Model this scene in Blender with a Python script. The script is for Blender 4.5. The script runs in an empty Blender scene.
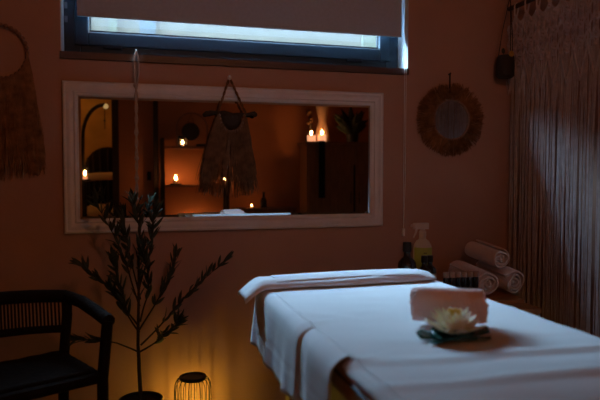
import bpy, bmesh, math, random
from math import sin, cos, pi, radians, sqrt, atan2
from mathutils import Vector, Matrix, noise
random.seed(7)
S = bpy.context.scene
COL = S.collection

# ------------------------------------------------------------------ materials
def mat(name, col, rough=.6, metal=0, spec=.4, bump=0, bscale=60, vary=0, vscale=8, sss=0, emit=None, estr=0, stretch=None, sheen=0, vdetail=4):
    m = bpy.data.materials.new(name); m.use_nodes = True
    nt = m.node_tree; p = nt.nodes['Principled BSDF']
    p.inputs['Base Color'].default_value = (*col, 1)
    p.inputs['Roughness'].default_value = rough
    p.inputs['Metallic'].default_value = metal
    p.inputs['Specular IOR Level'].default_value = spec
    if sheen: p.inputs['Sheen Weight'].default_value = sheen
    if sss:
        p.inputs['Subsurface Weight'].default_value = sss
        p.inputs['Subsurface Radius'].default_value = (.02, .01, .005)
    if emit:
        p.inputs['Emission Color'].default_value = (*emit, 1); p.inputs['Emission Strength'].default_value = estr
    if bump or vary:
        tc = nt.nodes.new('ShaderNodeTexCoord'); mp = nt.nodes.new('ShaderNodeMapping')
        nt.links.new(tc.outputs['Object'], mp.inputs['Vector'])
        if stretch: mp.inputs['Scale'].default_value = stretch
    if bump:
        n = nt.nodes.new('ShaderNodeTexNoise'); n.inputs['Scale'].default_value = bscale; n.inputs['Detail'].default_value = 5
        b = nt.nodes.new('ShaderNodeBump'); b.inputs['Strength'].default_value = bump; b.inputs['Distance'].default_value = .01
        nt.links.new(mp.outputs[0], n.inputs['Vector']); nt.links.new(n.outputs['Fac'], b.inputs['Height'])
        nt.links.new(b.outputs[0], p.inputs['Normal'])
    if vary:
        n = nt.nodes.new('ShaderNodeTexNoise'); n.inputs['Scale'].default_value = vscale; n.inputs['Detail'].default_value = vdetail
        r = nt.nodes.new('ShaderNodeValToRGB')
        r.color_ramp.elements[0].position = .3; r.color_ramp.elements[1].position = .7
        r.color_ramp.elements[0].color = (*[c*(1-vary) for c in col], 1)
        r.color_ramp.elements[1].color = (*[min(1, c*(1+vary)) for c in col], 1)
        nt.links.new(mp.outputs[0], n.inputs['Vector']); nt.links.new(n.outputs['Fac'], r.inputs['Fac'])
        nt.links.new(r.outputs[0], p.inputs['Base Color'])
    return m

def glass_mat(name, tint=(1, 1, 1), gloss=.08):
    m = bpy.data.materials.new(name); m.use_nodes = True
    nt = m.node_tree; nt.nodes.clear()
    o = nt.nodes.new('ShaderNodeOutputMaterial'); mx = nt.nodes.new('ShaderNodeMixShader')
    t = nt.nodes.new('ShaderNodeBsdfTransparent'); t.inputs[0].default_value = (*tint, 1)
    g = nt.nodes.new('ShaderNodeBsdfGlossy'); g.inputs['Roughness'].default_value = .03
    mx.inputs[0].default_value = gloss
    nt.links.new(t.outputs[0], mx.inputs[1]); nt.links.new(g.outputs[0], mx.inputs[2]); nt.links.new(mx.outputs[0], o.inputs[0])
    return m

def flame_mat(name, col, s):
    m = bpy.data.materials.new(name); m.use_nodes = True
    nt = m.node_tree; nt.nodes.clear()
    o = nt.nodes.new('ShaderNodeOutputMaterial'); e = nt.nodes.new('ShaderNodeEmission')
    e.inputs[0].default_value = (*col, 1); e.inputs[1].default_value = s
    nt.links.new(e.outputs[0], o.inputs[0]); return m

M = dict(
    wall=mat('wall_paint', (.42, .235, .17), .85, spec=.2, bump=.12, bscale=45, vary=.06, vscale=3),
    rearwall=mat('rear_wall_paint', (.5, .2, .085), .85, spec=.2, bump=.1, bscale=45, vary=.08, vscale=3),
    sidewall=mat('adjoining_room_paint', (.5, .29, .09), .85, spec=.2, vary=.15, vscale=4),
    ceil=mat('ceiling_paint', (.5, .36, .3), .9, spec=.1),
    floor=mat('floor_wood', (.16, .085, .045), .45, bump=.08, bscale=20, vary=.3, vscale=6, stretch=(1, 12, 1)),
    reveal=mat('reveal_plaster', (.6, .6, .6), .8, spec=.2, bump=.05, bscale=40),
    sill=mat('sill_wood', (.075, .04, .03), .45, vary=.25, vscale=10, stretch=(1, 12, 12)),
    anth=mat('anthracite_frame', (.013, .027, .037), .5, spec=.2, bump=.03, bscale=150),
    black=mat('black_plastic', (.008, .009, .012), .6, spec=.15),
    bead=mat('glazing_bead', (.45, .55, .6), .3),
    blind=mat('blind_fabric', (.40, .42, .5), .85, spec=.15, bump=.1, bscale=300, vary=.05, vscale=60),
    whitepl=mat('white_plastic', (.75, .75, .77), .4),
    frame=mat('painted_frame', (.64, .62, .66), .42, spec=.5, bump=.06, bscale=60, vary=.06, vscale=14),
    rope=mat('cotton_rope', (.4, .31, .27), .9, spec=.1, bump=.4, bscale=200),
    raffia=mat('raffia', (.22, .10, .04), .8, spec=.2, vary=.4, vscale=30),
    darkraffia=mat('dark_raffia', (.15, .075, .03), .8, spec=.2, vary=.4, vscale=30),
    greyraffia=mat('grey_brown_raffia', (.17, .095, .05), .85, spec=.2, vary=.4, vscale=30),
    beads=mat('wooden_beads', (.22, .115, .07), .5, vary=.2, vscale=30),
    palebeads=mat('pale_wooden_beads', (.26, .17, .12), .5, vary=.2, vscale=30),
    drift=mat('dark_stick_wood', (.028, .017, .013), .7, bump=.5, bscale=60),
    darkwood=mat('dark_wood', (.04, .02, .012), .55, bump=.2, bscale=30, vary=.3, vscale=8, stretch=(8, 8, 1)),
    cabwood=mat('cabinet_wood', (.27, .125, .06), .5, bump=.1, bscale=30, vary=.2, vscale=5, stretch=(8, 8, 1)),
    tablewood=mat('table_wood', (.42, .2, .08), .5, bump=.1, bscale=30, vary=.2, vscale=6, stretch=(1, 10, 10)),
    legwood=mat('beech_leg', (.45, .27, .11), .5, vary=.15, vscale=10, stretch=(8, 8, 1)),
    vinyl=mat('tan_vinyl', (.5, .27, .14), .85, spec=.1, bump=.08, bscale=200),
    piping=mat('dark_piping', (.03, .018, .012), .5),
    cream=mat('cream_macrame', (.52, .42, .40), .9, spec=.1, bump=.3, bscale=150, vary=.15, vscale=25),
    sheet=mat('white_sheet', (.80, .79, .80), .85, spec=.15, bump=.05, bscale=260, sheen=.1),
    cloth=mat('white_head_cloth', (.74, .72, .74), .9, spec=.1, bump=.15, bscale=220),
    terry=mat('terry_towel', (.72, .6, .58), .95, spec=.05, bump=.6, bscale=160, sheen=.2),
    terry2=mat('blush_towel', (.9, .6, .53), .95, spec=.05, bump=.5, bscale=180, sheen=.2),
    petal=mat('lotus_petal', (.95, .84, .58), .5, sss=.15, vary=.06, vscale=40),
    stamen=mat('lotus_stamen', (.8, .5, .06), .6),
    pad=mat('lily_leaf', (.012, .07, .06), .22, spec=.6, bump=.15, bscale=30),
    brownglass=mat('dark_bottle_glass', (.012, .009, .008), .15, spec=.6),
    cap=mat('black_cap', (.01, .01, .011), .45),
    label=mat('paper_label', (.42, .33, .29), .7),
    ink=mat('label_ink', (.06, .05, .05), .8),
    green=mat('green_label', (.38, .44, .09), .6),
    spray=mat('translucent_white_bottle', (.58, .5, .47), .35, sss=.2),
    leaf=mat('olive_leaf', (.028, .035, .02), .55, vary=.35, vscale=20),
    bark=mat('olive_bark', (.035, .022, .013), .9, bump=.4, bscale=60),
    pot=mat('black_pot', (.008, .007, .007), .5),
    soil=mat('soil', (.02, .013, .008), 1, bump=.8, bscale=80),
    wire=mat('black_wire', (.01, .009, .009), .45, spec=.3),
    rattan=mat('dark_rattan', (.014, .007, .004), .8, spec=.1, bump=.4, bscale=60, vary=.3, vscale=20),
    flower=mat('dried_flower', (.45, .26, .05), .8),
    facade=mat('outdoor_render', (.145, .125, .10), .9, vary=.05, vscale=2),
    shutter=mat('pale_green_panel', (.135, .13, .095), .8),
    pipe=mat('blue_grey_panel', (.10, .11, .12), .7),
    paving=mat('outdoor_paving', (.4, .4, .38), .9, vary=.2, vscale=4),
    wax=mat('candle_wax', (.85, .55, .36), .5, sss=.4, emit=(1, .42, .2), estr=1.1),  # emission stands in for flame light glowing through the wax
    waxdim=mat('small_candle_wax', (.8, .5, .3), .5, sss=.3, emit=(1, .3, .08), estr=.12),  # fainter emission, likewise in place of flame light inside the wax
    ceramic=mat('pale_ceramic', (.7, .45, .27), .6),
    darkceramic=mat('dark_ceramic', (.015, .014, .014), .35),
    bronze=mat('dark_bronze', (.035, .03, .026), .45, metal=.3, bump=.1, bscale=30),
    cushion=mat('pale_cushion', (.45, .32, .18), .9, bump=.15, bscale=60),
    glass=glass_mat('window_glass', (.97, .98, .98), .05),
    cup=glass_mat('candle_glass', (1, .86, .7), .06),
    frost=mat('frosted_lamp_tube', (.8, .6, .3), .5, emit=(1, .52, .12), estr=0),
    lampfire=flame_mat('lantern_filament', (1, .62, .07), 330),
    globe=flame_mat('dim_lamp_globe', (1, .48, .32), 4), globe2=flame_mat('amber_lamp_globe', (1, .5, .12), 45),
    flame=flame_mat('flame', (1, .42, .13), 105), tallflame=flame_mat('tall_flame', (1, .42, .13), 135),
    bulb=flame_mat('small_bulb', (1, .6, .22), .45),
)
mm = bpy.data.materials.new('mirror_glass'); mm.use_nodes = True
p_ = mm.node_tree.nodes['Principled BSDF']; p_.inputs['Metallic'].default_value = 1; p_.inputs['Roughness'].default_value = .015
p_.inputs['Base Color'].default_value = (.88, .88, .88, 1); M['mirror'] = mm

# ------------------------------------------------------------------ builders
class MB:
    def __init__(s): s.v = []; s.f = []
    def add(s, v, f):
        b = len(s.v); s.v += [tuple(x) for x in v]; s.f += [tuple(i+b for i in q) for q in f]; return s
    def box(s, a, b):
        (x0, y0, z0), (x1, y1, z1) = a, b
        return s.add([(x0,y0,z0),(x1,y0,z0),(x1,y1,z0),(x0,y1,z0),(x0,y0,z1),(x1,y0,z1),(x1,y1,z1),(x0,y1,z1)],
                     [(3,2,1,0),(4,5,6,7),(0,1,5,4),(1,2,6,5),(2,3,7,6),(3,0,4,7)])
    def tube(s, pts, r, n=8, cap=True):
        pts = [Vector(p) for p in pts]; k = len(pts)
        rs = r if isinstance(r, (list, tuple)) else [r]*k
        v = []; pu = None
        for i, p in enumerate(pts):
            t = (pts[min(i+1, k-1)]-pts[max(i-1, 0)])
            if t.length < 1e-9: t = Vector((0, 0, 1))
            t.normalize()
            if pu is None:
                a = Vector((0, 0, 1)) if abs(t.z) < .9 else Vector((1, 0, 0))
            else: a = pu
            u = (a - t*a.dot(t))
            if u.length < 1e-6: u = t.orthogonal()
            u.normalize(); pu = u; w = t.cross(u)
            for j in range(n):
                q = 2*pi*j/n; v.append(p + (u*cos(q)+w*sin(q))*rs[i])
        f = [(i*n+j, i*n+(j+1) % n, (i+1)*n+(j+1) % n, (i+1)*n+j) for i in range(k-1) for j in range(n)]
        if cap: f += [tuple(range(n-1, -1, -1)), tuple((k-1)*n+j for j in range(n))]
        return s.add(v, f)
    def lathe(s, prof, c=(0, 0, 0), n=24, cap=True):
        v = []; k = len(prof)
        for r, z in prof:
            for j in range(n):
                q = 2*pi*j/n; v.append((c[0]+r*cos(q), c[1]+r*sin(q), c[2]+z))
        f = [(i*n+j, i*n+(j+1) % n, (i+1)*n+(j+1) % n, (i+1)*n+j) for i in range(k-1) for j in range(n)]
        if cap:
            if prof[0][0] > 1e-5: f.append(tuple(range(n-1, -1, -1)))
            if prof[-1][0] > 1e-5: f.append(tuple((k-1)*n+j for j in range(n)))
        return s.add(v, f)
    def ball(s, c, r, n=8, m=6, sq=(1, 1, 1)):
        prof = [(r*sin(pi*i/m), -r*cos(pi*i/m)) for i in range(m+1)]
        b = MB().lathe(prof, n=n, cap=False)
        return s.add([(c[0]+x*sq[0], c[1]+y*sq[1], c[2]+z*sq[2]) for x, y, z in b.v], b.f)
    def torus(s, c, R, r, axis='y', n=40, m=8, a0=0, a1=2*pi):
        pts = []
        full = abs(a1-a0-2*pi) < 1e-6
        for i in range(n+1):
            a = a0+(a1-a0)*i/n
            if axis == 'y': pts.append((c[0]+R*cos(a), c[1], c[2]+R*sin(a)))
            elif axis == 'z': pts.append((c[0]+R*cos(a), c[1]+R*sin(a), c[2]))
            else: pts.append((c[0], c[1]+R*cos(a), c[2]+R*sin(a)))
        return s.tube(pts, r, m, cap=not full)
    def grid(s, rows):
        k = len(rows[0]); v = [p for r in rows for p in r]
        return s.add(v, [(i*k+j, i*k+j+1, (i+1)*k+j+1, (i+1)*k+j) for i in range(len(rows)-1) for j in range(k-1)])
    def xf(s, mtx): s.v = [tuple(mtx @ Vector(p)) for p in s.v]; return s
    def build(s, name, m, parent=None, origin=None, smooth=True, bevel=0, solid=0, sub=0, angle=40):
        me = bpy.data.meshes.new(name)
        if origin is None:
            if parent is not None: origin = tuple(parent.location) if not parent.parent else (0, 0, 0)
            else:
                xs = [p[0] for p in s.v]; ys = [p[1] for p in s.v]; zs = [p[2] for p in s.v]
                origin = ((min(xs)+max(xs))/2, (min(ys)+max(ys))/2, min(zs))
        me.from_pydata([tuple(p[i]-origin[i] for i in range(3)) for p in s.v], [], s.f)
        bm = bmesh.new(); bm.from_mesh(me); bmesh.ops.recalc_face_normals(bm, faces=bm.faces); bm.to_mesh(me); bm.free()
        me.materials.append(M[m] if isinstance(m, str) else m)
        o = bpy.data.objects.new(name, me); COL.objects.link(o)
        if parent is not None: o.parent = parent
        else: o.location = origin
        if smooth:
            for pl in me.polygons: pl.use_smooth = True
            bm = bmesh.new(); bm.from_mesh(me)
            for e in bm.edges:
                if len(e.link_faces) == 2 and e.calc_face_angle(0) > radians(angle): e.smooth = False
            bm.to_mesh(me); bm.free()
        if solid:
            md = o.modifiers.new('thick', 'SOLIDIFY'); md.thickness = solid; md.offset = 1
        if bevel:
            md = o.modifiers.new('bevel', 'BEVEL'); md.width = bevel; md.segments = 2; md.limit_method = 'ANGLE'
        if sub:
            md = o.modifiers.new('sub', 'SUBSURF'); md.levels = sub; md.render_levels = sub
        return o
# a child part whose points are given in world coordinates of its thing (thing sits unrotated at .location)
def tag(o, label, cat, group=None):
    o['label'] = label; o['category'] = cat
    if group: o['group'] = group
    return o
def thing(name, loc, label, cat, group=None):
    o = bpy.data.objects.new(name, None); COL.objects.link(o); o.location = loc; o.empty_display_size = .05
    return tag(o, label, cat, group)
def sub(mb, name, m, part, root, **k):     # a sub-part; points in world coordinates
    return mb.build(name, m, part, origin=tuple(root.location), **k)
def struct(mb, name, m, **k):
    k.setdefault('smooth', False)
    o = mb.build(name, m, origin=(0, 0, 0), **k); o['kind'] = 'structure'; return o
def copy_tree(o, parent=None):
    c = o.copy(); COL.objects.link(c)
    if parent: c.parent = parent
    for ch in list(o.children): copy_tree(ch, c)
    return c
def light(name, loc, col, power, size=.02, parent=None):
    l = bpy.data.lights.new(name, 'POINT'); l.color = col; l.energy = power; l.shadow_soft_size = size
    o = bpy.data.objects.new(name, l); COL.objects.link(o); o.location = loc
    return o

# ------------------------------------------------------------------ room
WX0, WX1, WZ0, WZ1 = -.34, 1.535, 1.82, 2.46
XL, XR, YB, H, T = -1.35, 2.32, -4.6, 2.62, .28
b = MB()
b.box((XL-.2, 0, -.1), (WX0, T, H)); b.box((WX1, 0, -.1), (3.4, T, H)); b.box((WX0, 0, -.1), (WX1, T, WZ0)); b.box((WX0, 0, WZ1), (WX1, T, H))
struct(b, 'wall_back', 'wall')
struct(MB().box((XL-.2, YB, -.1), (XL, 0, H)), 'wall_left', 'wall')
struct(MB().box((XR, -1.9, -.1), (XR+.15, 0, H)), 'wall_right', 'wall')
struct(MB().box((3.2, YB, -.1), (3.35, -1.9, H)).box((XR+.15, -2.0, -.1), (3.2, -1.9, H)), 'wall_right_rear', 'rearwall')
b = MB().box((-.19, YB-.12, -.1), (3.35, YB, H)).box((-1.5, YB-.12, -.1), (-1.15, YB, H)).box((-1.15, YB-.12, 2.25), (-.19, YB, H))
struct(b, 'wall_front', 'rearwall')
struct(MB().box((-1.6, -6.7, -.15), (3.4, T, -.05)), 'floor', 'floor')
struct(MB().box((-1.6, -6.7, H), (3.4, T, H+.1)), 'ceiling', 'ceil')
# adjoining room seen through the doorway
struct(MB().box((-1.6, -6.7, -.1), (.6, -6.55, H)), 'wall_adjoining_end', 'sidewall')
struct(MB().box((-1.6, -6.6, -.1), (-1.45, YB-.12, H)).box((.5, -6.6, -.1), (.65, YB-.12, H)), 'wall_adjoining_sides', 'sidewall')
# door jamb and post
struct(MB().box((-.25, YB-.14, 0), (-.17, YB+.02, 2.3)).box((-1.2, YB-.14, 2.22), (-.17, YB+.02, 2.3)), 'trim_1', 'darkwood')
struct(MB().box((.245, YB, 0), (.305, YB+.06, H)), 'trim_2', 'darkwood')
# window reveal lining
e = .004
b = MB()
b.box((WX0, .001, WZ0), (WX0+e, T, WZ1)).box((WX1-e, .001, WZ0), (WX1, T, WZ1)).box((WX0, .001, WZ1-e), (WX1, T, WZ1))
struct(b, 'trim_3', 'reveal')
struct(MB().box((WX0-.002, -.022, WZ0-.03), (WX1-.003, .13, WZ0+.004)), 'windowsill', 'sill')
# window
wy = .13
win = bpy.data.objects.new('window_1', None); COL.objects.link(win); win.location = (.6, wy, WZ0); win['kind'] = 'structure'
def ring_frame(mb, x0, x1, z0, z1, w, y0, y1):
    mb.box((x0, y0, z0), (x0+w, y1, z1)); mb.box((x1-w, y0, z0), (x1, y1, z1))
    mb.box((x0+w, y0, z0), (x1-w, y1, z0+w)); mb.box((x0+w, y0, z1-w), (x1-w, y1, z1)); return mb
ring_frame(MB(), WX0+e, WX1-e, WZ0+.004, WZ1-e, .08, wy, wy+.07).build('window_frame', 'anth', win, bevel=.004, smooth=False)
sash = ring_frame(MB(), -.285, 1.478, 1.886, 2.41, .068, wy-.012, wy+.05).build('sash', 'anth', win, bevel=.006, smooth=False)
sub(ring_frame(MB(), -.221, 1.414, 1.950, 2.345, .007, wy-.008, wy+.02), 'glazing_bead', 'bead', sash, win, smooth=False)
sub(ring_frame(MB(), -.211, 1.404, 1.961, 2.335, .006, wy+.0, wy+.02), 'glazing_gasket', 'black', sash, win, smooth=False)
sub(MB().box((-.205, wy+.012, 1.966), (1.398, wy+.018, 2.33)), 'pane', 'glass', sash, win, smooth=False)
for x in (-.145, 1.2): MB().box((x, wy-.022, 1.872), (x+.095, wy+.0, 1.893)).build('hinge_cover', 'black', win, bevel=.003, smooth=False)
for z in (2.0, 2.07): MB().box((WX0+.008, wy-.01, z), (WX0+.022, wy, z+.03)).build('catch_plate', 'pipe', win, smooth=False)

# outdoors: pale neighbouring wall, paving
struct(MB().box((-6, 5, 0), (9, 5.3, 3.7)), 'wall_outside', 'facade')
struct(MB().box((-6, T, -.3), (9, 5.3, -.02)), 'ground_outside', 'paving')
for i, (x0, x1, m) in enumerate(((-1.2, -.55, 'shutter'), (-.28, -.18, 'shutter'), (.1, .3, 'pipe'), (3.2, 3.9, 'shutter'), (4.2, 5.2, 'pipe'))):
    struct(MB().box((x0, 4.95, 0), (x1, 5, 3.6)), 'trim_%d' % (4+i), m)

# ------------------------------------------------------------------ roller blind + chain
rb = thing('roller_blind', (.62, -.002, 2.012), 'dusky brown roller blind pulled most of the way down the window', 'blind')
by = .05
MB().box((-.265, by, 2.032), (1.516, by+.002, 2.44)).build('fabric', 'blind', rb, smooth=False)
MB().box((-.265, by-.004, 2.016), (1.516, by+.006, 2.034)).build('bottom_bar', 'blind', rb, bevel=.002, smooth=False)
b = MB().tube([(-.30, by+.02, 2.43), (1.522, by+.02, 2.43)], .02, 16); b.build('roller', 'whitepl', rb)
ch = MB()
pts = [(1.497, -.034, 2.40), (1.497, -.034, .905)]; ch.tube(pts, .0016, 5)
ch.tube([(1.507, -.034, 2.40), (1.507, -.034, 1.2), (1.498, -.034, .905)], .0016, 5)
for i in range(190): ch.ball((1.497, -.034, .91+i*.0078), .0024, 5, 4)
c = ch.build('pull_chain', 'whitepl', rb)
sub(MB().box((1.489, -.042, .862), (1.505, -.026, .907)), 'chain_weight', 'whitepl', c, rb, bevel=.004)

# ------------------------------------------------------------------ wall mirror
def prof_frame(mb, x0, x1, z0, z1, prof, y=0):
    # prof: (inset, protrusion towards the room)
    loops = []
    for d, h in prof:
        loops.append([(x0+d, y-h, z0+d), (x1-d, y-h, z0+d), (x1-d, y-h, z1-d), (x0+d, y-h, z1-d)])
    n = len(loops); v = [p for l in loops for p in l]; f = []
    for i in range(n-1):
        for j in range(4): f.append((i*4+j, i*4+(j+1) % 4, (i+1)*4+(j+1) % 4, (i+1)*4+j))
    return mb.add(v, f)
mx0, mx1, mz0, mz1 = -.333, 1.371, .923, 1.679
MY = -.004
prof = [(0, 0), (0, .026), (.003, .031), (.008, .033), (.013, .031), (.015, .027), (.018, .027), (.026, .030), (.034, .029), (.042, .024), (.047, .019),
        (.050, .019), (.053, .023), (.057, .025), (.061, .023), (.063, .018), (.066, .017), (.070, .010), (.072, .006), (.072, .0)]
wm = thing('wall_mirror', (.519, MY, mz0), 'wide rectangular wall mirror in a moulded white frame under the window', 'mirror')
MB_ = prof_frame(MB(), mx0, mx1, mz0, mz1, prof, MY); MB_.build('frame', 'frame', wm, angle=50)
# bevelled looking glass
gx0, gx1, gz0, gz1 = mx0+.070, mx1-.070, mz0+.070, mz1-.070
g = MB(); bv = .014
g.add([(gx0, MY-.004, gz0), (gx1, MY-.004, gz0), (gx1, MY-.004, gz1), (gx0, MY-.004, gz1),
       (gx0+bv, MY-.0052, gz0+bv), (gx1-bv, MY-.0052, gz0+bv), (gx1-bv, MY-.0052, gz1-bv), (gx0+bv, MY-.0052, gz1-bv)],
      [(4, 5, 6, 7), (0, 1, 5, 4), (1, 2, 6, 5), (2, 3, 7, 6), (3, 0, 4, 7)])
g.build('looking_glass', 'mirror', wm, smooth=False)

# ------------------------------------------------------------------ knotted rope from the sill
rp = thing('knotted_rope', (.02, -.05, 1.02), 'pale twisted rope with knots hanging from the sill in front of the mirror', 'rope')
b = MB()
for s_ in (-1, 1):
    pts = []
    for i in range(60):
        t = i/59; z = 1.835-t*.82
        if t < .2: off = .011*(sin(min(1, t/.06)*pi/2)) * (1 if t < .14 else (1-(t-.14)/.06*.7)); a = 0
        else: off = .005; a = (t-.2)*44
        pts.append((.02-.006*t + s_*off*cos(a), -.050+s_*off*sin(a), z))
    b.tube(pts, .0045, 6)
b.build('cord', 'rope', rp)
for z in (1.665, 1.43, 1.30, 1.20, 1.09): MB().ball((.016, -.05, z), .011, 10, 8, (1, .9, 1.3)).torus((.016, -.05, z), .009, .0035, 'z', 14, 6).build('knot', 'rope', rp)
b = MB().tube([(.02, -.02, 1.833), (.02, -.05, 1.833), (.02, -.056, 1.842)], .003, 6); b.build('hook', 'whitepl', rp)

# ------------------------------------------------------------------ fringe helper
def strand(mb, p0, p1, r, wob=.006, n=5, flat_y=.4, sag=0):
    pts = []; ph = random.random()*6.28; ph2 = random.random()*6.28; fr = random.uniform(.6, 1.6)
    for i in range(n+1):
        t = i/n; w = wob*t**.7
        pts.append((p0[0]+(p1[0]-p0[0])*(t**.8)+w*sin(ph+fr*5*t), p0[1]+(p1[1]-p0[1])*t+w*flat_y*sin(ph2+fr*5*t), p0[2]+(p1[2]-p0[2])*t-sag*sin(pi*t)))
    mb.tube(pts, [r*(1-.35*i/n) for i in range(n+1)], 3, cap=False)

# macrame hanging over the mirror
mc = thing('fringed_hanging', (.495, -.05, 1.12), 'dark stick with bead string and long raffia fringe hanging over the mirror', 'wall hanging')
b = MB().tube([(.489, -.028, 1.722), (.489, -.058, 1.722)], [.006, .011], 10); b.ball((.489, -.06, 1.722), .012, 10, 8); b.build('wall_knob', 'frame', mc)
b = MB()
for x in (.43, .572):
    for s_ in (-1, 1):
        pts = []
        for i in range(30):
            t = i/29; a = t*20
            pts.append((.489+(x-.489)*t+s_*.004*cos(a), -.056+s_*.004*sin(a), 1.725-(1.725-1.545)*t))
        b.tube(pts, .0035, 5)
    for k in range(4): b.torus((x, -.05, 1.538), .012, .004, 'x', 14, 5)
b.build('hanging_strap', 'darkraffia', mc)
st = []
for i in range(12):
    t = i/11; st.append((.368+.258*t, -.05, 1.535+.006*sin(t*7)+.002*t))
b = MB().tube(st, [.010+.003*sin(i*1.9) for i in range(12)], 9); b.ball((.37, -.05, 1.535), .013, 8, 6); b.ball((.625, -.05, 1.535), .014, 8, 6)
b.build('stick', 'drift', mc)
b = MB()   # woven half-moon
rows = []
for i in range(9):
    a = pi*i/8
    rows.append([(.500+.058*cos(a)*t, -.05-.006*(1-t*t), 1.535-.082*sin(a)*t) for t in (0, .33, .66, 1)])
b.grid(rows); b.build('half_moon', 'drift', mc, solid=.006)
b = MB()
for i in range(15):
    a = pi*(.03+.94*i/14); b.ball((.500+.066*cos(a), -.06, 1.535-.094*sin(a)), .0085, 9, 7)
b.build('bead_string', 'palebeads', mc)
b = MB()
for i in range(300):
    a = pi*random.random(); side = cos(a)
    x0 = .500+.068*side; z0 = 1.53-.088*sin(a)+random.uniform(-.01, .03)*abs(side)
    if abs(side) < .09 and random.random() < .85: continue
    sgn = 1 if side > 0 else -1
    x1 = .483+sgn*(.014+.13*abs(side)**1.2)+random.uniform(-.02, .02)
    if sgn > 0: x1 -= .01
    z1 = 1.125+random.uniform(-.035, .09)+.015*abs(side)
    strand(b, (x0, -.05-random.random()*.02, z0), (x1, -.05-random.random()*.022, z1), random.uniform(.0016, .0032), .008)
for i in range(90):
    s_ = random.choice((-1, 1)); x0 = .5+s_*random.uniform(.05, .085); x1 = .48+s_*random.uniform(.075, .145)
    strand(b, (x0, -.055, 1.52-random.random()*.02), (x1, -.055-random.random()*.02, 1.14+random.uniform(-.02, .1)), .0025, .01)
b.build('raffia_fringe', 'greyraffia', mc)

# beaded ring hanging at the left
rh = thing('beaded_ring_hanging', (-.612, -.03, 1.19), 'beaded hoop with a long brown raffia skirt on the wall left of the mirror', 'wall hanging')
RC = (-.615, -.025, 1.805); RR = .128
b = MB().torus(RC, RR, .005, 'y', 40, 6)
for i in range(34):
    a = 2*pi*i/34; b.ball((RC[0]+RR*cos(a), RC[1]-.003, RC[2]+RR*sin(a)), .0105, 9, 7)
b.build('bead_hoop', 'beads', rh)
b = MB()
for i in range(520):
    a = pi+pi*random.random()*1.0; u = cos(a)
    if random.random() < .3: a = -random.random()*.35 if random.random() < .5 else pi+random.random()*.35; u = cos(a)
    x0 = RC[0]+RR*u; z0 = RC[2]+RR*sin(a)
    x1 = RC[0]+u*.165+random.uniform(-.03, .03); z1 = 1.23+random.uniform(-.05, .07)+.03*abs(u)
    strand(b, (x0, -.03-random.random()*.015, z0), (x1, -.02-random.random()*.025, z1), random.uniform(.0018, .0036), .012)
b.build('raffia_skirt', 'raffia', rh)
b = MB().tube([(RC[0], -.002, RC[2]+.15), (RC[0], -.03, RC[2]+.155)], .004, 6); b.tube([(RC[0], -.025, RC[2]+.153), (RC[0], -.025, RC[2]+.128)], .003, 5); b.build('wall_hook', 'darkwood', rh)

# round raffia mirror
QC = (1.800, -.03, 1.537)
rm = thing('round_mirror', (QC[0], -.02, QC[2]-.22), 'small round mirror ringed with shaggy brown raffia right of the window', 'mirror')
MB().lathe([(0, 0), (.113, 0), (.113, .008), (0, .008)], n=48).xf(Matrix.Translation((QC[0], -.022, QC[2])) @ Matrix.Rotation(pi/2, 4, 'X')).build('looking_glass', 'mirror', rm)
b = MB(); 
for i in range(54):
    a = 2*pi*i/54; b.ball((QC[0]+.117*cos(a), -.034, QC[2]+.117*sin(a)), .0085, 8, 6)
b.torus((QC[0], -.03, QC[2]), .117, .006, 'y', 48, 6); b.build('braided_rim', 'beads', rm)
b = MB()
for i in range(900):
    a = 2*pi*random.random(); r1 = random.uniform(.185, .222); a1 = a+random.uniform(-.12, .12)
    yy = -.012-random.random()*.03
    strand(b, (QC[0]+.117*cos(a), yy, QC[2]+.117*sin(a)), (QC[0]+r1*cos(a1), -.006-random.random()*.035, QC[2]+r1*sin(a1)), random.uniform(.0018, .0034), .005, 4)
b.build('raffia_fringe', 'raffia', rm)
b = MB().tube([(1.795, -.001, 1.805), (1.795, -.02, 1.808)], .004, 6); b.ball((1.795, -.022, 1.808), .006, 8, 6); b.tube([(1.795, -.018, 1.806), (1.797, -.018, 1.66)], .005, 6)
b.build('hanging_loop', 'drift', rm)

# ------------------------------------------------------------------ macrame curtain
cu = thing('macrame_curtain', (2.2, -.9, .05), 'cream macrame curtain of knotted cords hanging along the right wall', 'curtain')
CX = 2.2; Y0, Y1 = -.035, -1.72
MB().tube([(CX, .0, 2.215), (CX, -1.75, 2.215)], .014, 12).build('curtain_rod', 'darkwood', cu)
P = .10
b = MB(); hd = MB()
def top_z(y):
    t = ((-(y)+.028) / P) % 1.0
    return 2.165-.052*sin(pi*t)**.8          # scalloped upper edge between the hanging points
n_st = 330
for i in range(n_st):
    y = Y0+(Y1-Y0)*(i+.5)/n_st; t = ((-y+.028)/P) % 1.0
    zb = 1.86-.16*(1-abs(2*t-1))
    pts = []; ph = random.random()*6.28; am = random.uniform(.001, .006); xo = random.uniform(-.018, .018); dr = random.uniform(-.012, .012)
    for k in range(13):
        s_ = k/12; z = zb+.04+(.10-zb-.04)*s_+0
        pts.append((CX+xo*min(1, s_*5)+.004*sin(ph+3*s_), y+am*sin(ph+s_*random.uniform(4, 9))+dr*s_, z))
    pts[-1] = (pts[-1][0], pts[-1][1], .07+random.random()*.08)
    b.tube(pts, random.uniform(.0019, .0029), 4, cap=False)
b.build('cord_curtain', 'cream', cu)
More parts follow.
